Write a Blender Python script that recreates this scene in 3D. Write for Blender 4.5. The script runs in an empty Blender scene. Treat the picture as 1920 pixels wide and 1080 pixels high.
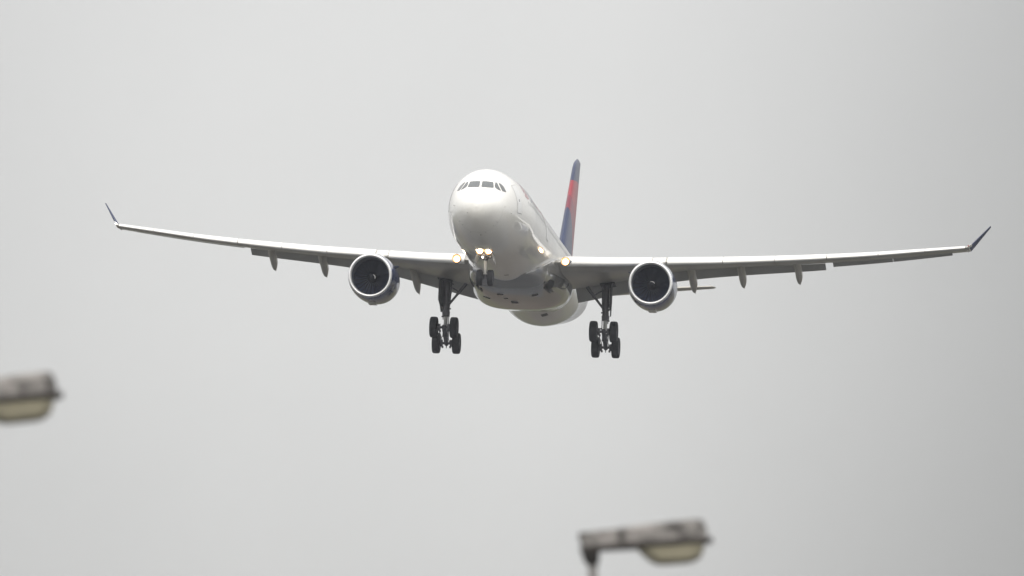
import bpy, bmesh, math, random
from mathutils import Vector, Matrix, Euler
from math import sin, cos, pi, radians, sqrt
random.seed(7)
S = bpy.context.scene
COL = S.collection
# ---------------------------------------------------------------- camera, sky, sun, exposure
ELEV = 5.1
cd = bpy.data.cameras.new('camera'); cam = bpy.data.objects.new('camera', cd); COL.objects.link(cam)
cam.location = (0, 0, 1.7); cam.rotation_euler = (radians(90 + ELEV), 0, 0)
cd.sensor_width = 36; cd.lens = 23274.16 / 1920 * 36; cd.clip_start = 1; cd.clip_end = 60000
cd.dof.use_dof = True; cd.dof.focus_distance = 815; cd.dof.aperture_fstop = 5.4
S.camera = cam
SUN_EL, SUN_AZ = 52, 182                       # degrees; azimuth measured from +Y towards +X
sd = bpy.data.lights.new('sun', 'SUN'); sun = bpy.data.objects.new('sun', sd); COL.objects.link(sun)
sd.energy = 1.15; sd.angle = radians(26); sd.color = (1.0, .95, .87)
sv = Vector((sin(radians(SUN_AZ)) * cos(radians(SUN_EL)), cos(radians(SUN_AZ)) * cos(radians(SUN_EL)), sin(radians(SUN_EL))))
sun.rotation_euler = sv.to_track_quat('Z', 'Y').to_euler()
W = bpy.data.worlds.new('World'); S.world = W; W.use_nodes = True
nt = W.node_tree; N = nt.nodes; L = nt.links
bg = N['Background']; bg.inputs['Strength'].default_value = 0.1
sky = N.new('ShaderNodeTexSky'); sky.sky_type = 'NISHITA'; sky.sun_disc = False
sky.sun_elevation = radians(SUN_EL); sky.sun_rotation = radians(SUN_AZ)
tc = N.new('ShaderNodeTexCoord'); sp = N.new('ShaderNodeSeparateXYZ'); L.new(tc.outputs['Generated'], sp.inputs[0])
def wm(op, a, b=None, c=None, clamp=False):
    n = N.new('ShaderNodeMath'); n.operation = op; n.use_clamp = clamp
    for i, v in enumerate((a, b, c)):
        if v is None: continue
        if isinstance(v, (int, float)): n.inputs[i].default_value = v
        else: L.new(v, n.inputs[i])
    return n.outputs[0]
# overcast: brighter towards the zenith, faint mottling; vignette-like edge dimming painted into the sky colour
zen = wm('MAXIMUM', sp.outputs['Z'], 0.0)
lum = wm('MULTIPLY_ADD', zen, 9.0, 6.55)
sdn = N.new('ShaderNodeVectorMath'); sdn.operation = 'DOT_PRODUCT'; L.new(tc.outputs['Generated'], sdn.inputs[0]); sdn.inputs[1].default_value = sv
glow = wm('POWER', wm('MAXIMUM', sdn.outputs['Value'], 0.0), 2.0)          # cloud lit brighter round the hidden sun
lum = wm('MULTIPLY_ADD', glow, 7.0, lum)
side_dim = N.new('ShaderNodeMapRange'); side_dim.interpolation_type = 'SMOOTHSTEP'
L.new(wm('MULTIPLY_ADD', wm('SUBTRACT', sp.outputs['Z'], .089), -.18, sp.outputs['X']), side_dim.inputs[0])
for i, v in enumerate((0.0, 0.060, 1.0, 0.55)): side_dim.inputs[i + 1].default_value = v
nz = N.new('ShaderNodeTexNoise'); L.new(tc.outputs['Generated'], nz.inputs['Vector'])
nz.inputs['Scale'].default_value = 16; nz.inputs['Detail'].default_value = 3; nz.inputs['Roughness'].default_value = .45
def sky_ramp(sock, v):
    b_ = N.new('ShaderNodeMapRange'); b_.interpolation_type = 'SMOOTHSTEP'; L.new(sock, b_.inputs[0])
    for i, x in enumerate(v): b_.inputs[i + 1].default_value = x
    return b_.outputs[0]
west = sky_ramp(sp.outputs['X'], (-.055, -.018, .86, 1.0)); low = sky_ramp(sp.outputs['Z'], (.045, .092, .84, 1.0))
# the painted side dimming fades out upwards and farther round
up = sky_ramp(sp.outputs['Z'], (.115, .34, 0.0, 1.0))
def dim_faded(dark, clear_): return wm('ADD', wm('MULTIPLY', wm('SUBTRACT', 1.0, dark), wm('MAXIMUM', up, clear_)), dark)
west = dim_faded(west, sky_ramp(sp.outputs['X'], (-.50, -.07, 1.0, 0.0)))
east = dim_faded(side_dim.outputs[0], sky_ramp(sp.outputs['X'], (.08, .40, 0.0, 1.0)))
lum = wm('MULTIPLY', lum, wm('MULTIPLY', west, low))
nz2 = N.new('ShaderNodeTexNoise'); L.new(tc.outputs['Generated'], nz2.inputs['Vector'])
nz2.inputs['Scale'].default_value = 70; nz2.inputs['Detail'].default_value = 5; nz2.inputs['Roughness'].default_value = .6
mot = wm('MULTIPLY_ADD', nz2.outputs['Fac'], 0.045, wm('MULTIPLY_ADD', nz.outputs['Fac'], 0.10, 0.93))
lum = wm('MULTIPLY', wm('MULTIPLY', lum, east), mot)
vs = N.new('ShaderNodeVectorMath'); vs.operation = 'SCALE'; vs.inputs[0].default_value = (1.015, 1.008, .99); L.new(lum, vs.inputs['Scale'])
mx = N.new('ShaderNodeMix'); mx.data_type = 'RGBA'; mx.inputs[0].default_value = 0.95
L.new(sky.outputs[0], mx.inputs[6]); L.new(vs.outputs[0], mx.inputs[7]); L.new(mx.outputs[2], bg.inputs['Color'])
S.view_settings.view_transform = 'Standard'; S.view_settings.look = 'None'
S.view_settings.exposure = 0; S.view_settings.gamma = 1
S.cycles.max_bounces = 6; S.cycles.use_denoising = True

# ---------------------------------------------------------------- helpers
def link(o, parent=None):
    COL.objects.link(o)
    if parent: o.parent = parent
    return o
def build(name, verts, faces, m, parent=None, smooth=35, mats=None):
    me = bpy.data.meshes.new(name)
    bm = bmesh.new()
    vs = [bm.verts.new(v) for v in verts]
    for f in faces:
        if len(set(f)) < 3: continue
        try: bm.faces.new([vs[i] for i in f])
        except ValueError: pass
    bmesh.ops.remove_doubles(bm, verts=bm.verts, dist=1e-5)
    bmesh.ops.recalc_face_normals(bm, faces=bm.faces)
    bm.to_mesh(me); bm.free()
    for p in me.polygons: p.use_smooth = True
    me.set_sharp_from_angle(angle=radians(smooth))
    me.materials.append(m)
    return link(bpy.data.objects.new(name, me), parent)
class G:
    """collects geometry of one mesh"""
    def __init__(s): s.v = []; s.f = []
    def add(s, v, f):
        n = len(s.v); s.v += [tuple(p) for p in v]; s.f += [tuple(i + n for i in q) for q in f]; return s
    def rings(s, rings, closed=True, cap=True):
        k = len(rings[0]); v = [p for r in rings for p in r]; f = []
        for i in range(len(rings) - 1):
            for j in range(k if closed else k - 1):
                a = i * k + j; b = i * k + (j + 1) % k
                f.append((a, b, b + k, a + k))
        if cap and closed:
            f.append(tuple(range(k))); f.append(tuple((len(rings) - 1) * k + j for j in range(k)))
        return s.add(v, f)
    def tube(s, a, b, r0, r1=None, n=16):
        a, b = Vector(a), Vector(b); r1 = r0 if r1 is None else r1
        z = (b - a).normalized(); x = z.orthogonal().normalized(); y = z.cross(x)
        R = [[tuple(c + (x * cos(t) + y * sin(t)) * r) for t in [2 * pi * i / n for i in range(n)]] for c, r in ((a, r0), (b, r1))]
        return s.rings(R)
    def lathe(s, o, ax, prof, n=48, cap=False):
        o = Vector(o); z = Vector(ax).normalized(); x = z.orthogonal().normalized(); y = z.cross(x)
        R = [[tuple(o + z * d + (x * cos(t) + y * sin(t)) * r) for t in [2 * pi * i / n for i in range(n)]] for d, r in prof]
        return s.rings(R, cap=cap)
    def box(s, c, d, M=None):
        v = []
        for i in (-1, 1):
            for j in (-1, 1):
                for k in (-1, 1):
                    p = Vector((i * d[0] / 2, j * d[1] / 2, k * d[2] / 2))
                    if M: p = M @ p
                    v.append(p + Vector(c))
        return s.add(v, [(0, 1, 3, 2), (4, 6, 7, 5), (0, 4, 5, 1), (2, 3, 7, 6), (0, 2, 6, 4), (1, 5, 7, 3)])
    def prism(s, poly, th):
        """poly: 3d points of a flat plate, th: thickness vector"""
        th = Vector(th); k = len(poly)
        A = [Vector(p) - th / 2 for p in poly]; B = [Vector(p) + th / 2 for p in poly]
        return s.rings([A, B])
    def build(s, name, m, parent=None, smooth=35): return build(name, s.v, s.f, m, parent, smooth)
def interp(x, xs, ys):
    """monotone cubic through the stations"""
    n = len(xs)
    if x <= xs[0]: return ys[0]
    if x >= xs[-1]: return ys[-1]
    i = max(k for k in range(n - 1) if xs[k] <= x)
    d = [(ys[k + 1] - ys[k]) / (xs[k + 1] - xs[k]) for k in range(n - 1)]
    def m(k):
        if k == 0: return d[0]
        if k == n - 1: return d[-1]
        return 0 if d[k - 1] * d[k] <= 0 else 2 * d[k - 1] * d[k] / (d[k - 1] + d[k])
    h = xs[i + 1] - xs[i]; t = (x - xs[i]) / h; m0, m1 = m(i), m(i + 1)
    return (2*t**3 - 3*t*t + 1) * ys[i] + (t**3 - 2*t*t + t) * h * m0 + (-2*t**3 + 3*t*t) * ys[i + 1] + (t**3 - t*t) * h * m1
def lerp(x, xs, ys):
    if x <= xs[0]: return ys[0]
    for i in range(len(xs) - 1):
        if x <= xs[i + 1]: return ys[i] + (ys[i + 1] - ys[i]) * (x - xs[i]) / (xs[i + 1] - xs[i])
    return ys[-1]
def tag(o, label, cat=None, group=None, kind=None):
    if label: o['label'] = label
    if cat: o['category'] = cat
    if group: o['group'] = group
    if kind: o['kind'] = kind
    return o
# ---------------------------------------------------------------- materials
def mat(name, col, rough=.5, metal=0, coat=0, spec=.5, dirt=0, dscale=1.0, dcol=None, bump=0, streak=None):
    m = bpy.data.materials.new(name); m.use_nodes = True; t = m.node_tree; b = t.nodes['Principled BSDF']
    b.inputs['Base Color'].default_value = (*col, 1); b.inputs['Roughness'].default_value = rough
    b.inputs['Metallic'].default_value = metal; b.inputs['Coat Weight'].default_value = coat
    b.inputs['Coat Roughness'].default_value = .03 if name == 'white_paint' else .04; b.inputs['Specular IOR Level'].default_value = spec
    tcn = t.nodes.new('ShaderNodeTexCoord'); mp = t.nodes.new('ShaderNodeMapping'); t.links.new(tcn.outputs['Object'], mp.inputs[0])
    if streak: mp.inputs['Scale'].default_value = streak
    n = t.nodes.new('ShaderNodeTexNoise'); n.inputs['Scale'].default_value = dscale; n.inputs['Detail'].default_value = 6
    t.links.new(mp.outputs[0], n.inputs['Vector'])
    if dirt:
        r = t.nodes.new('ShaderNodeMapRange'); t.links.new(n.outputs['Fac'], r.inputs[0])
        for i, v in enumerate((.42, .75, 0, dirt)): r.inputs[i + 1].default_value = v
        x = t.nodes.new('ShaderNodeMix'); x.data_type = 'RGBA'; x.inputs[6].default_value = (*col, 1)
        x.inputs[7].default_value = (*(dcol or tuple(c * .45 for c in col)), 1)
        t.links.new(r.outputs[0], x.inputs[0]); t.links.new(x.outputs[2], b.inputs['Base Color'])
    if bump:
        u = t.nodes.new('ShaderNodeBump'); u.inputs['Strength'].default_value = bump; u.inputs['Distance'].default_value = .02
        t.links.new(n.outputs['Fac'], u.inputs['Height']); t.links.new(u.outputs[0], b.inputs['Normal'])
    return m
def emis(name, col, st, halo_radius=None):
    """a lamp lens: white core, its glow painted as a warm falloff round it (object X,Z = face plane)"""
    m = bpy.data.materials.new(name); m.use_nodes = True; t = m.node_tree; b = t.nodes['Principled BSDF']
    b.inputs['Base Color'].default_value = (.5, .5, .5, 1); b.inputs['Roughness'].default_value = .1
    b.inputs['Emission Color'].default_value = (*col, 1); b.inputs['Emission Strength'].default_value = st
    if halo_radius:
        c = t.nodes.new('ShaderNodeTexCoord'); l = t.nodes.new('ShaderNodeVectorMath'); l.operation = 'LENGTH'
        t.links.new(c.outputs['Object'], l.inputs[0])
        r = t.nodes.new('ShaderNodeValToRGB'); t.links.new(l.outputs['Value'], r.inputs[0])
        mr = t.nodes.new('ShaderNodeMath'); mr.operation = 'DIVIDE'; mr.inputs[1].default_value = halo_radius
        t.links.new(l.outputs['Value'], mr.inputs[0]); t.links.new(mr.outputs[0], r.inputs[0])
        e = r.color_ramp.elements; e[0].position = .40; e[0].color = (1, .90, .68, 1); e[1].position = 1; e[1].color = (.024, .009, .002, 1)  # warm halo painted into the lens emission
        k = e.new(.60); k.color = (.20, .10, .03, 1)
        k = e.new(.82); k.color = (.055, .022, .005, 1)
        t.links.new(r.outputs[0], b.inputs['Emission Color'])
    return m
def white_paint(name, seams):
    """gloss white aircraft paint with fine panel seams across the length and faint streaks"""
    m = mat(name, (.84, .83, .80), .42, spec=.3, coat=.9, dirt=.16, dscale=.9, dcol=(.50, .48, .44), streak=(1, .18, 1))
    t = m.node_tree; b = t.nodes['Principled BSDF']
    prev = b.inputs['Base Color'].links[0].from_socket
    c = t.nodes.new('ShaderNodeTexCoord'); s = t.nodes.new('ShaderNodeSeparateXYZ'); t.links.new(c.outputs['Object'], s.inputs[0])
    def M(op, a, bb=None):
        n = t.nodes.new('ShaderNodeMath'); n.operation = op
        for i, v in enumerate((a, bb)):
            if v is None: continue
            if isinstance(v, (int, float)): n.inputs[i].default_value = v
            else: t.links.new(v, n.inputs[i])
        return n.outputs[0]
    acc = None
    for ax, step, off, w in seams:
        d = M('PINGPONG', M('ADD', s.outputs[ax], off + 10 * step), step / 2)
        ln = M('LESS_THAN', d, w); acc = ln if acc is None else M('MAXIMUM', acc, ln)
    x = t.nodes.new('ShaderNodeMix'); x.data_type = 'RGBA'; x.inputs[7].default_value = (.42, .41, .40, 1)
    t.links.new(M('MULTIPLY', acc, .55), x.inputs[0]); t.links.new(prev, x.inputs[6]); t.links.new(x.outputs[2], b.inputs['Base Color'])
    return m
WHITE = white_paint('white_paint', [('Y', 5.3, .75, .012), ('Y', 128, -1.62, .011)])
WINGW = white_paint('wing_paint', [('Y', 50, 0, .001)])
UNDER = mat('wing_grey_paint', (.45, .43, .38), .32, coat=.3, dirt=.5, dscale=.7, dcol=(.22, .20, .17), streak=(1, .3, 1))
FLAPG = mat('flap_grey_paint', (.37, .365, .34), .4, coat=.1, dirt=.4, dscale=.8, dcol=(.21, .20, .18), streak=(1, .3, 1))
BELLY = mat('belly_paint', (.22, .22, .215), .10, coat=1, dirt=.5, dscale=.35, dcol=(.16, .145, .12), streak=(1, .25, 1))
NAVY = mat('navy_paint', (.012, .030, .115), .22, coat=.8, dirt=.2, dscale=1)
NAVYM = mat('navy_winglet', (.010, .022, .08), .5)
LIP = mat('bare_metal', (.88, .88, .88), .42, metal=.7)
DUCT = mat('inlet_duct', (.08, .09, .12), .5, metal=.0)
FANM = mat('fan_blade', (.045, .058, .10), .4, metal=.5)
SPIN = mat('spinner_black', (.02, .022, .028), .9, spec=.05)
SWIRL = mat('spinner_mark', (.8, .8, .8), .4)
GLASS = mat('cockpit_glass', (.035, .045, .05), .06, coat=1, spec=.8)
CABG = mat('cabin_glass', (.10, .105, .11), .06, coat=1)
SEAL = mat('door_seal', (.30, .29, .28), .6)
RUBBER = mat('tyre_rubber', (.014, .015, .020), .75, dirt=.3, dscale=6, dcol=(.05, .05, .05))
STEEL = mat('gear_steel', (.11, .11, .125), .4, metal=.3, dirt=.5, dscale=5, dcol=(.06, .055, .05))
CHROME = mat('strut_chrome', (.75, .75, .75), .2, metal=1)
GEARW = mat('gear_light_paint', (.62, .62, .60), .4, dirt=.4, dscale=6)
GREYD = mat('gear_door_paint', (.15, .15, .16), .5, dirt=.4, dscale=4)
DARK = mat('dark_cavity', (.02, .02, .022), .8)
BLUETXT = mat('title_blue', (.02, .045, .16), .12, coat=1)
REDTXT = mat('title_red', (.55, .02, .04), .12, coat=1)
LAMP_ON = emis('landing_lamp', (1, .9, .7), 30, halo_radius=.30)
LAMP_S = emis('small_lamp', (1, .96, .88), 5)

def fin_material():
    m = mat('fin_livery', (.012, .030, .115), .38, coat=.25); t = m.node_tree; b = t.nodes['Principled BSDF']
    c = t.nodes.new('ShaderNodeTexCoord'); s = t.nodes.new('ShaderNodeSeparateXYZ'); t.links.new(c.outputs['Object'], s.inputs[0])
    def M(op, a, bb=None):
        n = t.nodes.new('ShaderNodeMath'); n.operation = op
        for i, v in enumerate((a, bb)):
            if v is None: continue
            if isinstance(v, (int, float)): n.inputs[i].default_value = v
            else: t.links.new(v, n.inputs[i])
        return n.outputs[0]
    z = s.outputs['Z']; d = M('SUBTRACT', s.outputs['Y'], M('MULTIPLY_ADD', z, .0)) if False else None
    y = s.outputs['Y']
    # distance aft of the leading edge
    le = M('ADD', M('MULTIPLY', M('SUBTRACT', z, 2.7), .96), 50.6); a = M('SUBTRACT', y, le)
    top = M('ADD', M('MULTIPLY', a, .06), 9.75)
    mid = M('ADD', M('MULTIPLY', a, -.55), 8.55)
    low = M('ADD', M('MULTIPLY', a, -.75), 7.55)
    red = M('MULTIPLY', M('LESS_THAN', z, top), M('GREATER_THAN', z, mid))
    dk = M('MULTIPLY', M('LESS_THAN', z, mid), M('GREATER_THAN', z, low))
    x = t.nodes.new('ShaderNodeMix'); x.data_type = 'RGBA'; x.inputs[6].default_value = (.010, .024, .085, 1); x.inputs[7].default_value = (.32, .012, .03, 1)
    x2 = t.nodes.new('ShaderNodeMix'); x2.data_type = 'RGBA'; x2.inputs[7].default_value = (.20, .015, .04, 1)
    t.links.new(red, x.inputs[0]); t.links.new(x.outputs[2], x2.inputs[6]); t.links.new(dk, x2.inputs[0]); t.links.new(x2.outputs[2], b.inputs['Base Color'])
    return m
FINM = fin_material()

# ---------------------------------------------------------------- ground
def ground_material():
    m = bpy.data.materials.new('ground_fields'); m.use_nodes = True; t = m.node_tree; b = t.nodes['Principled BSDF']
    b.inputs['Roughness'].default_value = .9; b.inputs['Specular IOR Level'].default_value = .2
    c = t.nodes.new('ShaderNodeTexCoord')
    v = t.nodes.new('ShaderNodeTexVoronoi'); v.inputs['Scale'].default_value = .004; t.links.new(c.outputs['Object'], v.inputs['Vector'])
    r = t.nodes.new('ShaderNodeValToRGB'); t.links.new(v.outputs['Color'], r.inputs[0]); r.color_ramp.interpolation = 'CONSTANT'
    e = r.color_ramp.elements; e[0].position = 0; e[0].color = (.050, .054, .022, 1); e[1].position = .35; e[1].color = (.064, .055, .030, 1)
    for p, cc in ((.55, (.068, .064, .030, 1)), (.8, (.058, .050, .034, 1))): k = e.new(p); k.color = cc
    n = t.nodes.new('ShaderNodeTexNoise'); n.inputs['Scale'].default_value = .05; n.inputs['Detail'].default_value = 10; t.links.new(c.outputs['Object'], n.inputs['Vector'])
    x = t.nodes.new('ShaderNodeMix'); x.data_type = 'RGBA'; x.blend_type = 'MULTIPLY'; x.inputs[0].default_value = 1
    q = t.nodes.new('ShaderNodeMapRange'); t.links.new(n.outputs['Fac'], q.inputs[0])
    for i, vv in enumerate((.3, .7, .6, 1.3)): q.inputs[i + 1].default_value = vv
    t.links.new(r.outputs[0], x.inputs[6]); t.links.new(q.outputs[0], x.inputs[7]); t.links.new(x.outputs[2], b.inputs['Base Color'])
    return m
def sheet(name, x0, x1, y0, y1, z, m):
    o = build(name, [(x0, y0, z), (x1, y0, z), (x1, y1, z), (x0, y1, z)], [(0, 1, 2, 3)], m)
    return tag(o, None, kind='structure')
sheet('ground', -15000, 15000, -15000, 15000, 0, ground_material())
ASPH = mat('asphalt', (.034, .036, .042), .85, dirt=.4, dscale=.2, dcol=(.05, .05, .052))
BOUNCE_PALE = mat('bounce_sheet_pale', (.125, .12, .105), .85, dirt=.4, dscale=.2, dcol=(.12, .115, .10))
sheet('bounce_sheet', -900, 900, 380, 765, .004, BOUNCE_PALE)  # unseen pale sheet, added so its bounce brightens the aircraft's underside
sheet('road', -900, 900, 766, 1040, .004, ASPH)
sheet('field', -900, 900, 1041, 1235, .004, mat('bare_soil', (.046, .033, .022), .9, dirt=.5, dscale=.05, dcol=(.034, .028, .018)))
sheet('car_park', -60, 60, 20, 160, .004, ASPH)

# ---------------------------------------------------------------- airliner root: X = port, Y = aft, Z = up
Ca, Cb, Cc = -0.14103346, 0.02683762, -0.10567860
Rp = Matrix.Rotation(Cc, 3, 'Z') @ Matrix.Rotation(Ca, 3, 'X') @ Matrix.Rotation(Cb, 3, 'Y')
Tp = Vector((-2.26942, 800.0, 5.87994))
Rc = Matrix.Rotation(radians(ELEV), 3, 'X')
plane = bpy.data.objects.new('airliner', None); COL.objects.link(plane)
plane.location = Rc @ Tp + Vector((0, 0, 1.7)); plane.rotation_euler = (Rc @ Rp).to_euler()
tag(plane, 'white twin engine passenger jet flying with landing gear down, blue and red fin', 'airliner')

# fuselage stations: x, top, bottom, half width, height of the widest point
FX = [0, .05, .15, .35, .7, 1.1, 1.6, 2.2, 2.8, 3.5, 4.3, 5.2, 6.2, 7.3, 8.5, 10, 38, 40, 42, 44, 46, 50, 54, 58, 61, 63, 63.6]
FT = [-.62, -.33, -.14, .08, .32, .53, .80, 1.30, 1.75, 2.14, 2.41, 2.59, 2.71, 2.78, 2.81, 2.82, 2.82, 2.82, 2.82, 2.82, 2.82, 2.80, 2.72, 2.5, 2.25, 1.95, 1.75]
FB = [-.62, -.91, -1.12, -1.37, -1.64, -1.86, -2.07, -2.26, -2.40, -2.53, -2.64, -2.72, -2.78, -2.81, -2.82, -2.82, -2.82, -2.80, -2.60, -2.31, -1.99, -1.37, -.67, .13, .75, 1.15, 1.3]
FW = [0, .31, .53, .79, 1.07, 1.30, 1.54, 1.77, 1.96, 2.13, 2.28, 2.41, 2.53, 2.65, 2.76, 2.82, 2.82, 2.81, 2.77, 2.68, 2.56, 2.25, 1.80, 1.25, .8, .45, .25]
FZ = [-.62, -.62, -.62, -.61, -.59, -.56, -.52, -.44, -.34, -.24, -.14, -.06, -.02, 0, 0, 0, 0, .04, .1, .2, .32, .58, .9, 1.2, 1.45, 1.55, 1.52]
def fus(x, th):
    """th: 0 = port side, 90 = top"""
    zt, zb, w, zw = (interp(x, FX, q) for q in (FT, FB, FW, FZ))
    c, s = cos(th), sin(th)
    return Vector((w * c, x, zw + (zt - zw if s > 0 else zw - zb) * s))
def fusn(x, th):
    e = 1e-3; return (fus(x, th + e) - fus(x, th - e)).cross(fus(x + e, th) - fus(x - e, th)).normalized()
xs = [0, .004, .012, .025, .05, .075, .1, .15, .22, .3, .4, .5, .6, .7] + [.7 + .15 * i for i in range(1, 27)] + [5 + .25 * i for i in range(0, 15)]
xs += [8.75, 9, 9.5, 10] + [11 + i for i in range(0, 32)] + [42.5 + .5 * i for i in range(0, 42)] + [63.5, 63.6]
xs = sorted(set(round(v, 3) for v in xs)); NT = 96
g = G(); rows = [[fus(x, 2 * pi * j / NT) for j in range(NT)] for x in xs]
BAY = (4.4, 7.25)
v = [p for r in rows for p in r]; f = []
for i in range(len(xs) - 1):
    for j in range(NT):
        xc = (xs[i] + xs[i + 1]) / 2; jj = (j + .5) / NT * 360
        if BAY[0] < xc < BAY[1] and abs(jj - 270) < 9.4: continue
        a = i * NT + j; b = i * NT + (j + 1) % NT; f.append((a, b, b + NT, a + NT))
f.append(tuple((len(xs) - 1) * NT + j for j in range(NT)))
g.add(v, f); fuselage = g.build('fuselage', WHITE, plane, 60)
# nose wheel bay
g = G(); w = .47; z0, z1 = -2.80, -1.9; x0, x1 = 4.30, 7.3
g.add([(-w, x0, z0), (w, x0, z0), (w, x1, z0), (-w, x1, z0), (-w, x0, z1), (w, x0, z1), (w, x1, z1), (-w, x1, z1)],
      [(4, 5, 6, 7), (0, 1, 5, 4), (1, 2, 6, 5), (2, 3, 7, 6), (3, 0, 4, 7)])
g.build('wheel_bay', mat('bay_primer', (.62, .59, .52), .6, dirt=.4, dscale=5), fuselage)

# belly fairing
BX = [17.4, 18.4, 20, 22, 25, 27.5, 29, 31, 33, 35]
BZ = [-2.60, -2.80, -3.16, -3.34, -3.45, -3.46, -3.32, -3.04, -2.84, -2.6]
BW = [1.5, 2.15, 2.62, 2.88, 3.15, 3.32, 3.34, 3.2, 2.7, 1.8]
BT = [-2.45, -2.0, -1.45, -.9, -.5, -.5, -.6, -.9, -1.5, -2.3]
def fair(x, a):
    zb, w, zt = (interp(x, BX, q) for q in (BZ, BW, BT)); n = 3.3; c, s = cos(a), sin(a)
    return Vector((w * math.copysign(abs(c) ** (2 / n), c), x, zt + (zt - zb) * -abs(s) ** (2 / n)))
rows = []
for i in range(60):
    x = 17.4 + 17.6 * i / 59
    r = [tuple(fair(x, pi + pi * j / 64)) for j in range(65)]; zt = interp(x, BX, BT)
    r = r + [(p[0] * .7, p[1], zt + .3) for p in (r[-1], r[0])]
    rows.append(r)
g = G(); g.rings(rows); fairing = g.build('belly_fairing', BELLY, plane, 50)

# ---------------------------------------------------------------- wings
YK = 9.4
def LEx(y): return 20.9 + .66 * y if y < YK else 27.1 + .605 * (y - YK)
def chord(y): return lerp(y, [2.0, 2.82, 9.4, 29.0], [11.5, 11.0, 7.3, 2.3])
ZTOP = ([2, 3.7, 6, 8.4, 9.5, 13.2, 16.5, 20, 23, 26, 29], [-.52, -.31, -.12, .14, .27, .70, 1.15, 1.68, 2.18, 2.74, 3.30])
ZTE = ([2, 3.2, 5.5, 9.3, 12.5, 19.5, 24, 29], [-1.62, -1.42, -.85, .12, .72, 1.62, 2.28, 3.16])
def TC(y): return lerp(y, [2, 9.4, 29], [.112, .104, .10])
def zle(y): return interp(y, *ZTOP) - lerp(y, [2, 9.4, 29], [.46, .30, .13])
def af(s, up, t):
    yt = 5 * t * (.2969 * sqrt(max(s, 0)) - .126 * s - .3516 * s * s + .2843 * s ** 3 - .1036 * s ** 4)
    cm = .012 * sin(pi * min(1, s)) + .012 * max(0, s - .5)
    return cm + (yt if up else -yt)
def wp(sg, y, s, h, dx=0, dz=0):
    c = chord(y); z0 = zle(y); z1 = interp(y, *ZTE)
    return Vector((sg * y, LEx(y) + .12 + s * (c - .12) + dx, z0 + s * (z1 - z0) + h * c + dz))
def slen(y): return lerp(y, [3, 9.4, 29], [1.15, .95, .55]) / chord(y)
def wsec(sg, y, s0=.84, s1=.80):
    t = TC(y); n = 26; r = []; sl = slen(y)
    def tuck(s, h): return h if s > sl * 1.15 else h * (.35 + .65 * (s / (sl * 1.15)) ** 1.2) - .004 * (1 - s / (sl * 1.15))
    af_ = af
    def af2(s, up, t): return tuck(s, af_(s, up, t))
    for i in range(n + 1): s = s0 * (1 - cos(pi / 2 * (1 - i / n))) ; r.append(wp(sg, y, s, af2(s, True, t)))
    for i in range(1, n + 1): s = s1 * (1 - cos(pi / 2 * i / n)); r.append(wp(sg, y, s, af2(s, False, t)))
    return r
def span(a, b, st=.6):
    n = max(1, int(round((b - a) / st))); return [a + (b - a) * i / n for i in range(n + 1)]
def slat(sg, ya, yb, wing, name='slat', droop=8, fwd=.16):
    rows = []
    for y in span(ya, yb):
        t = TC(y); c = chord(y); sl = slen(y)
        o = []; n = 10
        for i in range(n + 1): s = sl * (1 - i / n) ** 2; o.append((s, af(s, True, t)))
        for i in range(1, 7): s = sl * .22 * (i / 6) ** 2; o.append((s, af(s, False, t) * .85))
        inn = []
        for i in range(1, 8):
            k = i / 8; lo = af(sl * .22, False, t) * .85; hi = af(sl, True, t)
            inn.append((sl * (.22 + .78 * k ** 1.3) , lo + (hi - lo) * k ** .6 * .93))
        pts = o + inn; A = radians(droop); px, pz = pts[0]
        q = []
        for s, h in pts:                       # droop about the upper rear edge, then slide forwards and down
            ds, dh = s - px, h - pz
            q.append(wp(sg, y, px + ds * cos(A) - dh * sin(A) * 1 - fwd / c, pz + dh * cos(A) + ds * sin(A) + .02 / c))
        rows.append(q)
    g = G(); g.rings(rows); return g.build(name, WINGW, wing, 40)
def trailing(name, sg, ya, yb, defl, drop, back, m, wing, s0=.80):
    rows = []
    for y in span(ya, yb):
        c = chord(y); t = TC(y); r = []
        fc = (1 - s0) * c; A = radians(defl); h0 = (af(s0, True, t) + af(s0, False, t)) / 2 * c
        n = 8; pts = []
        for i in range(n + 1): s = 1 - i / n; pts.append((s * fc, (2.2 * t * fc) * (sqrt(s) - s) * .9 + .004))
        for i in range(1, n + 1): s = i / n; pts.append((s * fc, -(2.2 * t * fc) * (sqrt(s) - s) * .35 - .004))
        for a, b in pts:
            r.append(wp(sg, y, s0, 0) + Vector((0, a * cos(A) + b * sin(A) + back, h0 - a * sin(A) + b * cos(A) - drop)))
        rows.append(r)
    g = G(); g.rings(rows); return g.build(name, m, wing, 50)
def fairing_canoe(sg, y, wing, ln=1.0):
    """flap track fairing hanging under the wing and past the flap"""
    c = chord(y); x0 = LEx(y) + c * .52; x1 = LEx(y) + c + .95 * ln; z0 = wp(sg, y, .52, af(.52, False, TC(y))).z
    zf = interp(y, *ZTE) - 1.34 * ln; rows = []; n = 16
    for i in range(n + 1):
        k = i / n; w = .25 * ln * (min(1, (k / .12) ** .5) if k > 0 else .02) * (1 if k < .66 else max(.04, 1 - ((k - .66) / .34) ** 1.25))
        cz = z0 + .05 + (zf - z0) * (k ** 1.5); hh = .42 * ln * min(1, (k / .2) ** .6 if k > 0 else 0.02) * (1 if k < .75 else max(.05, 1 - ((k - .75) / .25) ** 1.15)); hh = max(hh, .01)
        rows.append([(sg * (y + w * cos(a)), x0 + (x1 - x0) * k, cz + hh * sin(a)) for a in [2 * pi * j / 16 for j in range(16)]])
    g = G(); g.rings(rows); return g.build('flap_fairing', UNDER, wing, 60)
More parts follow.
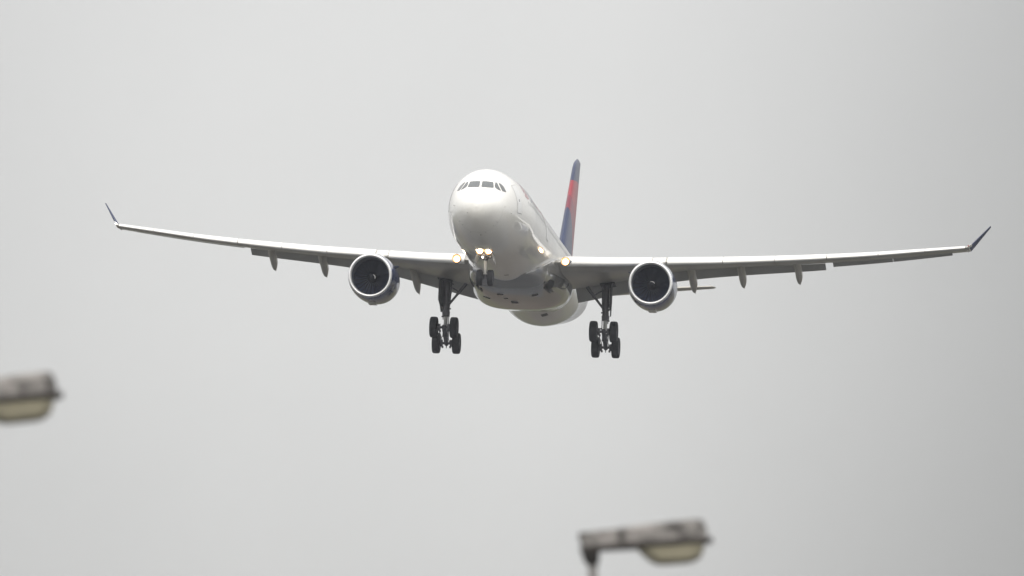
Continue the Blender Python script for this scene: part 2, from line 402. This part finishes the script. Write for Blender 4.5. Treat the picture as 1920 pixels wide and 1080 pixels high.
def lamp(name, loc, r, m, parent, aim=(0, -1, 0)):
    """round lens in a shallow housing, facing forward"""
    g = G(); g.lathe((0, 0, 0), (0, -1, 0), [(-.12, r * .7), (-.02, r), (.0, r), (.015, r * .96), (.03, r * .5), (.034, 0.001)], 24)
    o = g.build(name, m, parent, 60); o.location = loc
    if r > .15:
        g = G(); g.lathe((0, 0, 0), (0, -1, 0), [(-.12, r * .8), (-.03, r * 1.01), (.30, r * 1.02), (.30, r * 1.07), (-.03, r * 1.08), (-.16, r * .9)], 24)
        g.build('added_light_block_tube', GREYD, o, 60)  # tube added to keep lamp light off the fuselage side
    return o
for sg in (-1, 1):
    g = G(); g.rings([wsec(sg, y) for y in span(2.0, 29.0, .5)]); wing = g.build('wing', UNDER, plane, 50)
    # leading edge skin under the slats keeps the white paint of the upper side
    for a, b in ((3.3, 8.80), (9.80, 13.28), (13.32, 16.58), (16.62, 19.86), (19.92, 23.16), (23.2, 26.16), (26.2, 28.75)): slat(sg, a, b, wing)
    slat(sg, 8.86, 9.68, wing, 'leading_edge_panel', 4, .03)
    trailing('flap', sg, 3.25, 9.38, 20, .10, .50, FLAPG, wing)
    trailing('flap', sg, 9.42, 19.5, 20, .06, .42, FLAPG, wing)
    da = 16 if sg > 0 else 1
    trailing('aileron', sg, 20.0, 23.9, da, 0, .03, FLAPG, wing)
    trailing('aileron', sg, 23.93, 27.8, da, 0, .03, FLAPG, wing)
    trailing('wing_tip_panel', sg, 27.83, 28.98, 0, 0, .02, UNDER, wing)
    for y, ln in ((7.6, 1.0), (10.95, 1.06), (14.15, 1.0), (17.8, .95)): fairing_canoe(sg, y, wing, ln)
    # root light
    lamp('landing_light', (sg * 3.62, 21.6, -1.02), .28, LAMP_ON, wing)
    g = G(); g.tube((sg * 3.62, 21.62, -1.02), (sg * 3.62, 22.3, -.97), .255, .15); g.tube((sg * 3.62, 22.2, -.97), (sg * 3.75, 23.6, -.72), .09, .09); g.build('lamp_housing', GREYD, wing)
    # winglet
    rows = []
    for i in range(9):
        k = i / 8; kk = k ** 1.0
        y = 29.0 + 1.20 * kk + .0; z = 3.22 + 1.82 * kk; xl = 39.55 + 2.35 * kk; c = 1.95 * (1 - k) + .62 * k
        ny, nz_ = -1.72, 1.08; ll = sqrt(ny * ny + nz_ * nz_); ny /= ll; nz_ /= ll; r = []
        for s, up in [(1 - j / 10, 1) for j in range(11)] + [(j / 10, 0) for j in range(1, 11)]:
            h = af(s, up, .10) * c if s < 1 else 0.004 * (1 if up else -1)
            r.append((sg * (y + ny * h), xl + s * c, z + nz_ * h))
        rows.append(r)
    g = G(); g.rings(rows); g.build('winglet', NAVYM, wing, 60)
    g = G(); rows = []
    for i in range(7):
        k = i / 6; y = 28.85 + .30 * k; xl = LEx(28.9) + .1 + .35 * k; c = 2.25 - .45 * k; zc = lerp(k, [0, 1], [3.14, 3.42]); hh = .12 - .03 * k
        rows.append([(sg * y, xl + c * (.5 + .5 * cos(a)), zc + hh * sin(a)) for a in [2 * pi * j / 16 for j in range(16)]])
    g.rings(rows); g.build('wing_tip', WINGW, wing, 60)
    lamp('position_light', (sg * 28.98, 38.85, 3.22), .05, LAMP_S if sg < 0 else mat('nav_red', (.3, .02, .02), .2), wing)

# ---------------------------------------------------------------- engines
for sg in (-1, 1):
    EC = Vector((sg * 9.33, 21.33, -2.31)); AX = Vector((-sg * .02, 1, .02)).normalized()
    g = G(); g.lathe(EC, AX, [(.16, 1.462), (.4, 1.515), (.9, 1.565), (1.6, 1.60), (2.4, 1.60), (3.2, 1.565), (4.0, 1.47), (4.7, 1.34), (5.1, 1.24), (5.1, 1.20), (4.4, 1.22), (3.6, 1.25)], 72)
    eng = g.build('engine', NAVY, plane, 40)
    g = G(); g.lathe(EC, AX, [(.16, 1.463), (.08, 1.435), (.03, 1.405), (0, 1.365), (.01, 1.33), (.05, 1.295), (.12, 1.268), (.2, 1.25)], 72)
    g.build('inlet_lip', LIP, eng, 60)
    g = G(); g.lathe(EC, AX, [(.2, 1.249), (.5, 1.225), (.9, 1.225), (1.3, 1.235), (1.8, 1.24)], 72); g.build('inlet_duct', DUCT, eng, 60)
    # fan
    g = G(); q = AX.to_track_quat('Z', 'Y').to_matrix(); nb = 24
    for b in range(nb):
        a0 = 2 * pi * b / nb; rows = []
        for i in range(7):
            r = .30 + (1.225 - .30) * i / 6; tw = radians(20 + 42 * i / 6); ch = .24 + .10 * i / 6; swp = -.05 * sin(pi * i / 6)
            r1 = []
            for e, hh in ((-.5, 0), (-.25, .012), (.25, .012), (.5, 0), (.25, -.012), (-.25, -.012)):
                u = e * ch; da = (u * sin(tw) + hh * cos(tw)) / r; dd = u * cos(tw) - hh * sin(tw)
                r1.append(EC + q @ Vector((r * cos(a0 + da + swp), r * sin(a0 + da + swp), 1.35 + dd)))
            rows.append(r1)
        g.rings(rows)
    g.build('fan', FANM, eng, 40)
    g = G(); g.lathe(EC, AX, [(1.62, .01), (1.62, 1.24)], 48); g.build('fan_disc', DARK, eng)
    g = G(); g.lathe(EC, AX, [(.78, .002), (.80, .05), (.90, .14), (1.05, .23), (1.2, .29), (1.35, .32), (1.6, .33)], 36); sp_ = g.build('spinner', SPIN, eng, 60)
    # comma mark on the spinner
    g = G(); rows = []
    for i in range(15):
        k = i / 14; a = radians((115 if sg < 0 else 65) + 95 * k); rr = .19 + .03 * k ; w = .008 + .022 * sin(pi * k)
        r1 = []
        for e in (-1, 1):
            r = rr + e * w; d = lerp(r, [.002, .05, .14, .23, .29], [.78, .80, .90, 1.05, 1.2]) - .012
            r1.append(EC + q @ Vector((r * sin(a), 0, 0)) * 0 + Matrix(q) @ Vector((r * cos(a), r * sin(a), d)))
        rows.append(r1)
    g.rings(rows, closed=False, cap=False); g.build('spinner_mark', SWIRL, eng)
    # core cowl and plug
    g = G(); g.lathe(EC, AX, [(3.6, .95), (4.6, .93), (5.3, .85), (6.0, .68), (6.5, .55), (6.5, .5), (6.3, .3), (7.0, .15), (7.3, .01)], 40); g.build('core_cowl', mat('core_metal', (.35, .33, .3), .4, metal=.9), eng, 60)
    # drain mast under the cowl
    g = G(); g.box(EC + Vector((0, 2.2, -1.59)), (.50, .9, .10)); g.build('latch_fairing', UNDER, eng)
    # pylon
    rows = []
    for x, w, zt, zb in ((21.33 + 1.2, .03, -.76, -.82), (21.33 + 2, .18, -.54, -.85), (21.33 + 3, .25, -.40, -.95), (21.33 + 4.6, .28, -.22, -1.0), (21.33 + 6.2, .28, -.02, -1.2), (21.33 + 8.5, .26, -.1, -1.3), (21.33 + 11.5, .08, -.5, -1.0)):
        cx = sg * 9.33
        rows.append([(cx - w, x, zb), (cx + w, x, zb), (cx + w, x, zt - w * .5), (cx + w * .6, x, zt - w * .1), (cx, x, zt), (cx - w * .6, x, zt - w * .1), (cx - w, x, zt - w * .5)])
    g = G(); g.rings(rows); g.build('pylon', WHITE, eng, 50)
    # strake on the inboard side
    a = radians(38); n_ = Vector((-sg * sin(a + .4), 0, cos(a + .4)))
    p0 = EC + Vector((-sg * sin(a + .4) * 1.55, .9, cos(a + .4) * 1.55))
    g = G(); tv = Vector((cos(a + .4) * -sg, 0, -sin(a + .4))) * -.03
    g.prism([p0, p0 + Vector((0, .9, 0)) + n_ * .36, p0 + Vector((0, 1.35, 0)) + n_ * .36, p0 + Vector((0, 1.4, 0))], tv); g.build('strake', NAVYM, eng)

# ---------------------------------------------------------------- tail
def surf(name, secs, m, parent, vertical=True):
    """secs: (across, x leading edge, up, chord, t/c)"""
    rows = []
    for X, xl, z, c, t in secs:
        r = []
        for s, up in [((1 - j / 14) ** 1.6, 1) for j in range(15)] + [((j / 14) ** 1.6, 0) for j in range(1, 15)]:
            h = (af(s, up, t) - (.012 * sin(pi * s) + .012 * max(0, s - .5))) * c if s < 1 else .006 * (1 if up else -1)
            r.append((X + h, xl + s * c, z) if vertical else (X, xl + s * c, z + h + s * c * .075))
        rows.append(r)
    g = G(); g.rings(rows); return g.build(name, m, parent, 50)
fs = []
for z in [2.3, 3.5, 5, 6.5, 8, 9.5, 10.8, 11.2, 11.45, 11.62, 11.70]:
    xl = 50.6 + (z - 2.7) * .96; xt = 59.0 + (z - 2.7) * .41
    if z > 10.9: xl += (z - 10.9) ** 2 * 1.9
    fs.append((0, xl, z, xt - xl, lerp(z, [2.3, 10.9, 11.5, 11.7], [.105, .10, .085, .03])))
fin = surf('tail_fin', fs, FINM, plane)
for sg in (-1, 1):
    surf('tailplane', [(sg * y, 54.2 + y * .62, 1.42 + y * .160, 5.9 - y * .385, .09) for y in (.8, 2, 4, 6, 8, 9.3, 9.7)] + [(sg * 9.85, 61.0, 1.50 + 9.85 * .160, 1.3, .05)], UNDER, plane, False)

# ---------------------------------------------------------------- main landing gear
def tyre_prof(R, w, r0):
    p = [(-w * .42, r0), (-w * .5, R * .72), (-w * .5, R * .86), (-w * .44, R * .95), (-w * .32, R * .99), (-w * .12, R)]
    return p + [(-a, b) for a, b in reversed(p)]
def wheel(c, R, w, gear, hubm=STEEL):
    g = G(); g.lathe(c, (1, 0, 0), tyre_prof(R, w, R * .5), 40); g.build('tyre', RUBBER, gear, 40)
    g = G(); g.lathe(c, (1, 0, 0), [(-w * .40, .002), (-w * .40, R * .12), (-w * .33, R * .16), (-w * .28, R * .4), (-w * .42, R * .51), (w * .42, R * .51), (w * .28, R * .4), (w * .33, R * .16), (w * .40, R * .12), (w * .40, .002)], 32)
    g.build('wheel_hub', hubm, gear, 40)
TILT = radians(24.5)
for sg in (-1, 1):
    P = Vector((sg * 5.37, 31.86, -4.76)); d = Vector((0, cos(TILT), -sin(TILT)))
    top = Vector((sg * 5.37, 31.75, -1.05))
    g = G()
    g.tube(top, P + (top - P) * .40, .215, .20, 24); g.tube(P + (top - P) * .43, P + (top - P) * .34, .27, .25, 24)
    g.tube(P + (top - P) * .55, P + (top - P) * .52, .26, .26, 24)
    g.tube(P + Vector((0, 0, -.12)), P + (top - P) * .10, .20, .17, 20)
    g.box(P + Vector((0, .25, 1.15)), (.10, .30, .5)); g.box(P + Vector((0, .36, .65)), (.12, .12, .7), Matrix.Rotation(-.35, 3, 'X'))
    for k in range(5):                                                    # hoses and brackets
        a = Vector((sg * (.18 if k % 2 else -.20), -.14 + .06 * k, 0)); z = .5 + .55 * k
        g.tube(P + a + Vector((0, 0, z)), P + a * 1.05 + Vector((0, 0, z + .75)), .03, .03, 8)
        g.box(P + a * 1.2 + Vector((0, 0, z + .2)), (.13, .12, .10))
    g.tube(top + Vector((sg * .30, .1, .3)), P + Vector((sg * .25, .1, 2.0)), .055, .045, 10)
    g.tube(top + Vector((-sg * .30, .1, .3)), P + Vector((-sg * .22, -.05, 2.2)), .07, .06, 10)
    gear = g.build('main_landing_gear', STEEL, plane, 40)
    g = G(); g.tube(P + (top - P) * .37, P + (top - P) * .08, .135, .135, 20); g.build('shock_strut', GEARW, gear)
    # bogie beam and axles
    A1, A2 = P - d * .99, P + d * .99
    g = G(); g.tube(A1 - d * .12, A2 + d * .12, .15, .15, 16)
    for A in (A1, A2):
        g.tube(A - Vector((.50, 0, 0)), A + Vector((.50, 0, 0)), .085, .085, 14)
        for s2 in (-1, 1):
            g.lathe(A + Vector((s2 * .34, 0, 0)), (1, 0, 0), [(-.09, .10), (-.09, .24), (.09, .24), (.09, .10)], 20)
            g.tube(A + Vector((s2 * .33, 0, -.20)), P + Vector((s2 * .22, 0, -.22)), .03, .03, 8)
            g.box(A + Vector((s2 * .26, .05, -.25)), (.12, .16, .14))
    g.tube(A2 + Vector((0, .02, -.1)), A2 + Vector((0, .08, -.34)), .05, .02, 8)
    g.build('bogie', STEEL, gear, 40)
    for A in (A1, A2):
        for s2 in (-1, 1): wheel(A + Vector((s2 * .68, 0, 0)), .705, .50, gear)
    # side stay
    K = P + (top - P) * .50; In = Vector((sg * 4.05, 31.6, -1.25)); Mid = K + (In - K) * .62
    g = G(); g.tube(K, Mid, .075, .085, 12); g.tube(Mid, In, .11, .12, 12)
    g.tube(Mid + Vector((0, 0, .06)), top + Vector((-sg * .1, -.05, -.35)), .05, .05, 10)
    g.box(Mid, (.2, .22, .2)); g.build('side_stay', STEEL, gear, 40)
    # leg door, toed so its front edge stands outboard
    D = Vector((sg * 5.82, 31.0, 0)); B = Vector((sg * 5.60, 32.7, 0)); g = G(); zz = Vector((0, 0, 1))
    g.prism([D + zz * -1.0, B + zz * -1.1, B + zz * -3.05, D + (B - D) * .5 + zz * -3.2, D + (B - D) * .28 + zz * -2.75, D + zz * -2.45], (.07, 0, 0))
    g.tube(D + (B - D) * .5 + zz * -2.2, P + Vector((0, 0, 2.5)), .04, .04, 8)
    g.build('gear_door', GREYD, gear)
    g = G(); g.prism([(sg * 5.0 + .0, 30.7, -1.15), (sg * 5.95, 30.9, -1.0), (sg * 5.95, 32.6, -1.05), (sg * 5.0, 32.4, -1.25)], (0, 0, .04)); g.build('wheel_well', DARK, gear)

# ---------------------------------------------------------------- nose landing gear
P = Vector((0, 6.66, -4.32)); T = Vector((0, 6.25, -2.1)); g = G()
g.tube(T, P + (T - P) * .55, .13, .12, 20); g.tube(P + (T - P) * .62, P + (T - P) * .52, .19, .19, 20)
g.tube(P + (T - P) * .55, P + (T - P) * .50, .22, .15, 20)
g.tube(T + Vector((0, .7, .1)), P + (T - P) * .6, .06, .06, 10)
for s2 in (-1, 1):
    g.tube(P + (T - P) * .57 + Vector((s2 * .12, -.05, .05)), P + (T - P) * .57 + Vector((s2 * .34, -.05, .02)), .07, .07, 10)
    g.tube(P + (T - P) * .57 + Vector((s2 * .34, -.05, .0)), P + (T - P) * .82 + Vector((s2 * .26, -.02, .0)), .02, .02, 8)
    g.tube(P + (T - P) * .3 + Vector((s2 * .05, .12, 0)), P + (T - P) * .55 + Vector((s2 * .1, .14, .0)), .03, .03, 8)
for s2 in (-1, 1): g.tube(P + (T - P) * .70 + Vector((0, -.1, 0)), Vector((s2 * .28, 5.8, -2.69)), .05, .05, 10)
g.tube(P + (T - P) * .60 + Vector((-.38, -.05, 0)), P + (T - P) * .60 + Vector((.38, -.05, 0)), .085, .085, 12)
g.box(P + (T - P) * .66 + Vector((0, -.12, 0)), (.34, .2, .26))
ng = g.build('nose_landing_gear', STEEL, plane, 40)
g = G(); g.tube(P - Vector((.42, 0, 0)), P + Vector((.42, 0, 0)), .09, .09, 12); g.tube(P + Vector((0, .02, .25)), P + Vector((0, .10, -.42)), .12, .16, 12); g.box(P + Vector((0, .05, -.3)), (.32, .3, .4)); g.build('axle', STEEL, ng, 40)
g = G(); g.tube(P + (T - P) * .53, P + (T - P) * .12, .105, .075, 20); g.tube(P + (T - P) * .12, P + (T - P) * .10, .14, .14, 20); g.build('shock_strut', mat('strut_white', (.72, .71, .69), .35), ng)
for s2 in (-1, 1): wheel(P + Vector((s2 * .36, 0, 0)), .525, .37, ng)
for s2 in (-1, 1):
    g = G(); g.prism([(s2 * .48, 5.7, -2.72), (s2 * .62, 5.75, -3.35), (s2 * .62, 7.0, -3.45), (s2 * .48, 7.2, -2.78)], (.03, 0, 0)); g.build('gear_door', WHITE, ng)
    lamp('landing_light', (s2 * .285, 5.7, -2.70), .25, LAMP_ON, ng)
lamp('taxi_light', (-.16, 6.28, -3.03), .07, LAMP_S, ng)

# ---------------------------------------------------------------- details on the skin
def surf_x(X, Z):
    a, b = .01, 9.0
    for _ in range(40):
        m = (a + b) / 2; zt, zb, w, zw = (interp(m, FX, q) for q in (FT, FB, FW, FZ)); h = zt - zw if Z > zw else zw - zb
        if (X / w) ** 2 + ((Z - zw) / h) ** 2 > 1: a = m
        else: b = m
    return m
def on_nose(X, Z, off):
    x = surf_x(X, Z); e = .01
    p = Vector((X, x, Z)); n = (Vector((X + e, surf_x(X + e, Z), Z)) - p).cross(Vector((X, surf_x(X, Z + e), Z + e)) - p)
    n.normalize()
    if n.dot(Vector((X, -1, Z - .5))) < 0: n = -n
    return p + n * off
def nose_patch(name, poly, off, m, parent, cuts=3):
    bm = bmesh.new(); bm.faces.new([bm.verts.new((x, 0, z)) for x, z in poly])
    bmesh.ops.triangulate(bm, faces=bm.faces)
    bmesh.ops.subdivide_edges(bm, edges=bm.edges, cuts=cuts, use_grid_fill=True)
    for v in bm.verts: v.co = on_nose(v.co.x, v.co.z, off)
    bmesh.ops.recalc_face_normals(bm, faces=bm.faces)
    me = bpy.data.meshes.new(name); bm.to_mesh(me); bm.free()
    for p in me.polygons: p.use_smooth = True
    me.materials.append(m); return link(bpy.data.objects.new(name, me), parent)
def shrink(poly, k):
    cx = sum(p[0] for p in poly) / len(poly); cz = sum(p[1] for p in poly) / len(poly)
    out = []
    for x, z in poly:
        d = sqrt((x - cx) ** 2 + (z - cz) ** 2); out.append((cx + (x - cx) * (1 - k / d), cz + (z - cz) * (1 - k / d)))
    return out
WINS = [[(.065, 1.36), (.30, 1.368), (.56, 1.36), (.73, 1.345), (.765, 1.31), (.85, .93), (.81, .89), (.5, .885), (.13, .885), (.055, .93)],
        [(.875, 1.35), (.98, 1.335), (1.14, 1.05), (1.30, .76), (1.25, .75), (1.06, .83), (.93, .93), (.875, 1.08)],
        [(1.06, 1.33), (1.19, 1.31), (1.31, 1.21), (1.42, 1.09), (1.54, .87), (1.60, .72), (1.38, .735)]]
for sg in (-1, 1):
    for wpoly in WINS:
        q = [(sg * x, z) for x, z in wpoly]
        f_ = nose_patch('cockpit_window', q, .010, SEAL, fuselage); 
        nose_patch('glass_pane', shrink(q, .022), .016, GLASS, f_)
def skin_patch(name, x0, x1, t0, t1, off, m, parent, nx=6, nt_=8, side=1, fn=None):
    """a panel lying on the fuselage skin between two stations and two angles (radians, 0 = port side)"""
    v = []; f = []
    for i in range(nx + 1):
        for j in range(nt_ + 1):
            x = x0 + (x1 - x0) * i / nx; th = t0 + (t1 - t0) * j / nt_
            if side < 0: th = pi - th
            v.append(fus(x, th) + fusn(x, th) * off * (1 if (fusn(x, th).dot(Vector((cos(th), 0, sin(th)))) > 0) else -1))
    for i in range(nx):
        for j in range(nt_): a = i * (nt_ + 1) + j; f.append((a, a + 1, a + nt_ + 2, a + nt_ + 1))
    return build(name, v, f, m, parent)
DOORW = mat('door_paint', (.79, .79, .78), .28, coat=.6)
for side in (-1, 1):
    for dx in (4.02, 16.6, 37.5):
        t0, t1 = -.085, .66
        o = skin_patch('door', dx - .03, dx + 1.12, t0 - .016, t1 + .01, .005, SEAL, fuselage, side=side)
        skin_patch('door_panel', dx, dx + 1.09, t0, t1, .011, DOORW, o, side=side)
        skin_patch('door_window', dx + .45, dx + .64, .20, .27, .016, CABG, o, 2, 2, side=side)
    nwin = 0; rest = G()
    for k in range(62):
        x = 7.35 + .533 * k
        if 16.2 < x < 18.1: continue
        if nwin < 49: skin_patch('cabin_window', x, x + .20, .215, .305, .004, CABG, fuselage, 2, 3, side=side); nwin += 1
# titles and emblem
def title(side):
    cu = bpy.data.curves.new('title', 'FONT'); cu.body = 'DELTA'; cu.size = 1.5; cu.space_character = 1.12; cu.offset = .02; cu.resolution_u = 6
    to = bpy.data.objects.new('title', cu); COL.objects.link(to)
    dg = bpy.context.evaluated_depsgraph_get(); me = bpy.data.meshes.new_from_object(to.evaluated_get(dg)); bpy.data.objects.remove(to)
    bm = bmesh.new(); bm.from_mesh(me); bmesh.ops.remove_doubles(bm, verts=bm.verts, dist=1e-4)
    for k in range(1, 26):
        gm = list(bm.verts) + list(bm.edges) + list(bm.faces)
        bmesh.ops.bisect_plane(bm, geom=gm, plane_co=(0, k * .06, 0), plane_no=(0, 1, 0))
    for v in bm.verts:
        x = (8.5 + v.co.x) if side > 0 else (15.6 - v.co.x); th = (1.02 + v.co.y) / 2.82; th = th if side > 0 else pi - th
        p = fus(x, th); n = Vector((cos(th), 0, sin(th))); v.co = p + n * .008
    bm.to_mesh(me); bm.free(); me.materials.clear(); me.materials.append(BLUETXT); me.name = 'airline_title'
    link(bpy.data.objects.new('airline_title', me), fuselage)
    g = G()
    def pt(u, v):
        x = (6.75 + u) if side > 0 else (17.35 - u); th = (1.02 + v) / 2.82; th = th if side > 0 else pi - th
        return fus(x, th) + Vector((cos(th), 0, sin(th))) * .009
    for tri in (((0, .30), (.66, .62), (.66, 1.45)), ((1.40, .30), (.74, .62), (.74, 1.45)), ((0, .16), (.66, .50), (.66, 0)), ((1.40, .16), (.74, .50), (.74, 0))):
        n = 8; v = []; f = []
        for i in range(n + 1):
            for j in range(n + 1 - i):
                a, b = i / n, j / n; c = 1 - a - b
                v.append(pt(tri[0][0] * a + tri[1][0] * b + tri[2][0] * c, tri[0][1] * a + tri[1][1] * b + tri[2][1] * c))
        idx = {}; k = 0
        for i in range(n + 1):
            for j in range(n + 1 - i): idx[i, j] = k; k += 1
        for i in range(n):
            for j in range(n - i):
                f.append((idx[i, j], idx[i + 1, j], idx[i, j + 1]))
                if (i + 1, j + 1) in idx: f.append((idx[i + 1, j], idx[i + 1, j + 1], idx[i, j + 1]))
        g.add(v, f)
    g.build('airline_emblem', REDTXT, fuselage)
title(1); title(-1)
for X, Z, r in ((.56, -.98, .035), (1.20, -1.38, .04), (.98, -1.62, .03), (.48, -2.03, .03), (.15, -2.17, .035), (1.62, -.35, .03), (1.95, -.62, .035)):
    for sg in ((-1, 1) if X > .2 else (1,)):
        p = on_nose(sg * X, Z, 0); p2 = on_nose(sg * X, Z, .07); r *= .62
        g = G(); g.tube(p, p2, r, r * .8, 10); g.tube(p2, p2 + Vector((0, -.08, 0)), r * .8, r * .35, 10); g.build('air_data_probe', SEAL, fuselage)
# openings under the belly fairing
OUTL = mat('outlet_grille', (.085, .08, .075), .7)
def belly_patch(cx, cy, w, l, fn):
    v = []; f = []
    for i in range(5):
        for j in range(5):
            X = cx + w * (j / 4 - .5); y = cy + l * (i / 4 - .5); v.append((X, y, fn(X, y) - .008))
    for i in range(4):
        for j in range(4): a = i * 5 + j; f.append((a, a + 1, a + 6, a + 5))
    return v, f
def fair_z(X, y):
    zb, w, zt = (interp(y, BX, q) for q in (BZ, BW, BT)); return zt - (zt - zb) * (1 - (abs(X) / w) ** 3.3) ** (1 / 3.3)
def fus_z(X, y): return -sqrt(max(0, 2.82 ** 2 - X * X))
for cx, cy, w, l, fn in ((.05, 24.3, .45, 1.0, fair_z), (-.62, 21.6, .42, .45, fair_z), (-1.75, 23.6, .48, .5, fair_z), (-.38, 22.9, .28, .3, fair_z), (1.62, 22.1, .42, .6, fair_z), (.85, 35.6, .42, 1.1, fus_z), (.35, 16.0, .3, .25, fus_z)):
    v, f = belly_patch(cx, cy, w, l, fn); build('air_outlet', v, f, OUTL, fairing if fn is fair_z else fuselage)
for sg in (-1, 1):
    v = []; f = []
    for i in range(9):
        for j in range(9):
            x = 20.9 + 1.9 * i / 8; a = (-.38 - .34 * j / 8) if sg > 0 else pi + .38 + .34 * j / 8
            p = fair(x, a); v.append(p + Vector((sg * .012, -.004, -.006)))
    for i in range(8):
        for j in range(8):
            if (i - 3.5) ** 2 + (j - 3.5) ** 2 > 19: continue
            a = i * 9 + j; f.append((a, a + 1, a + 10, a + 9))
    build('ram_air_inlet', v, f, DARK, fairing)
# ---------------------------------------------------------------- street lamps
def lichen():
    m = bpy.data.materials.new('weathered_metal'); m.use_nodes = True; t = m.node_tree; b = t.nodes['Principled BSDF']; b.inputs['Roughness'].default_value = .8
    c = t.nodes.new('ShaderNodeTexCoord'); oi = t.nodes.new('ShaderNodeObjectInfo')
    n = t.nodes.new('ShaderNodeTexNoise'); n.noise_dimensions = '4D'; n.inputs['Scale'].default_value = 7; n.inputs['Detail'].default_value = 6; n.inputs['Roughness'].default_value = .6
    t.links.new(c.outputs['Object'], n.inputs['Vector']); k = t.nodes.new('ShaderNodeMath'); k.operation = 'MULTIPLY'; k.inputs[1].default_value = 9
    t.links.new(oi.outputs['Random'], k.inputs[0]); t.links.new(k.outputs[0], n.inputs['W'])
    r = t.nodes.new('ShaderNodeValToRGB'); t.links.new(n.outputs['Fac'], r.inputs[0]); e = r.color_ramp.elements
    e[0].position = .40; e[0].color = (.04, .036, .034, 1); e[1].position = .60; e[1].color = (.29, .27, .255, 1)
    q = e.new(.48); q.color = (.17, .16, .15, 1); t.links.new(r.outputs[0], b.inputs['Base Color']); return m
LICH = lichen(); BOWLM = mat('aged_plastic', (.63, .575, .41), .35, dirt=.4, dscale=8, dcol=(.42, .38, .30))
BOWLM.node_tree.nodes['Principled BSDF'].inputs['Transmission Weight'].default_value = .25
SPIG = mat('spigot_black', (.03, .027, .025), .6); POLEM = mat('pole_grey', (.26, .25, .24), .7, dirt=.5, dscale=3, dcol=(.12, .11, .10)); FLG = mat('flange_dark', (.045, .038, .034), .6, dirt=.3, dscale=8)
def rrect(cx, cy, w, d, r, z, n=6):
    p = []
    for qx, qy, a0 in ((1, 1, 0), (-1, 1, 90), (-1, -1, 180), (1, -1, 270)):
        for i in range(n + 1):
            a = radians(a0 + 90 * i / n); p.append((cx + qx * (w / 2 - r) + r * cos(a), cy + qy * (d / 2 - r) + r * sin(a), z))
    return p
def street_lamp(dist, tipu, tipv, tilt, yaw, label):
    """tipu, tipv: where the tip of the head stands, as the camera's bearing and height at that distance"""
    t_ = Matrix.Rotation(radians(-tilt), 3, 'Y')
    tip = Vector(((tipu - 960) / 23274.16 * dist, dist, 1.7 + dist * math.tan(radians(ELEV) + (540 - tipv) / 23274.16)))
    off = Matrix.Rotation(radians(yaw), 3, 'Z') @ (t_ @ Vector((.84, 0, 0)))
    base = tip - off; H = base.z
    root = bpy.data.objects.new('street_lamp', None); COL.objects.link(root); root.location = (base.x, base.y, 0); root.rotation_euler = (0, 0, radians(yaw))
    tag(root, label, 'street lamp', 'street lamps in front')
    def M(p): return tuple(t_ @ Vector(p) + Vector((0, 0, H)))
    # canopy: local x from -.06 (over the pole) to .80
    rows = []
    for x, d, h, dz in ((-.062, .10, .085, .004), (-.05, .13, .10, 0), (.15, .17, .105, 0), (.28, .25, .112, 0), (.40, .30, .12, 0), (.60, .31, .128, 0), (.72, .29, .13, 0), (.765, .25, .128, 0), (.785, .20, .118, .0)):
        rows.append([M((x + (.02 if z < .5 else 0), d / 2 * a, .012 + dz + h * z)) for a, z in ((-1, 0), (-.98, .45), (-.90, .80), (-.74, .95), (-.4, 1), (.4, 1), (.74, .95), (.90, .80), (.98, .45), (1, 0))])
    g = G(); g.rings(rows); g.build('canopy', LICH, root, 35)
    # the arm half of the flange is narrow
    g2 = G(); R2 = []
    for z, e in ((-.024, 0), (-.006, .006), (.013, 0)):
        R2.append([M((x, s_ * (w + e), z)) for s_, seq in ((-1, ((-.055, .05), (.12, .08), (.26, .13), (.36, .155), (.70, .155), (.80, .12), (.84, .05))), (1, ((.84, .05), (.80, .12), (.70, .155), (.36, .155), (.26, .13), (.12, .08), (-.055, .05)))) for x, w in seq])
    g2.rings(R2); g2.build('flange', FLG, root, 35)
    g = G(); R3 = []
    for z, x0, x1, d, r in ((-.024, .320, .785, .27, .10), (-.055, .345, .780, .265, .10), (-.09, .375, .768, .24, .10), (-.122, .41, .745, .21, .09), (-.143, .445, .71, .16, .07), (-.150, .48, .67, .08, .03)):
        R3.append([M(p) for p in rrect((x0 + x1) / 2, 0, x1 - x0, d, r, z)])
    g.rings(R3); g.build('lamp_bowl', BOWLM, root, 60)
    g = G(); g.rings([[M(p) for p in rrect(.012, 0, .12, .12, .02, -.020)], [M(p) for p in rrect(.016, 0, .11, .11, .02, -.075)], [(p[0], p[1], p[2] + H) for p in rrect(.030, 0, .070, .070, .03, -.115)]]); g.build('spigot', SPIG, root)
    g = G(); g.rings([[(.030 + r * cos(a), r * sin(a), z) for a in [2 * pi * i / 24 for i in range(24)]] for z, r in ((H - .09, .031), (H - 1.5, .036), (1.3, .06), (1.28, .085), (0, .085))]); g.build('pole', POLEM, root, 40)
    return root
street_lamp(83.4, 1337, 1011, 4.3, 0, 'weathered grey street lamp on a slim pole, below and right of the jet')
street_lamp(74.5, 115, 739, 5.6, 4, 'weathered grey street lamp head cut off by the left edge of the photo')
# ---------------------------------------------------------------- haze
hz = G(); hz.box((0, 0, 59.5), (30040, 30040, 121))
hm = bpy.data.materials.new('haze'); hm.use_nodes = True; t = hm.node_tree; t.nodes.remove(t.nodes['Principled BSDF'])
pv = t.nodes.new('ShaderNodeVolumePrincipled'); pv.inputs['Density'].default_value = 6e-5; pv.inputs['Color'].default_value = (.90, .93, 1, 1); pv.inputs['Anisotropy'].default_value = .2
t.links.new(pv.outputs[0], t.nodes['Material Output'].inputs['Volume'])
ho = hz.build('haze', hm); tag(ho, 'thin pale haze in the air', 'haze', kind='stuff')
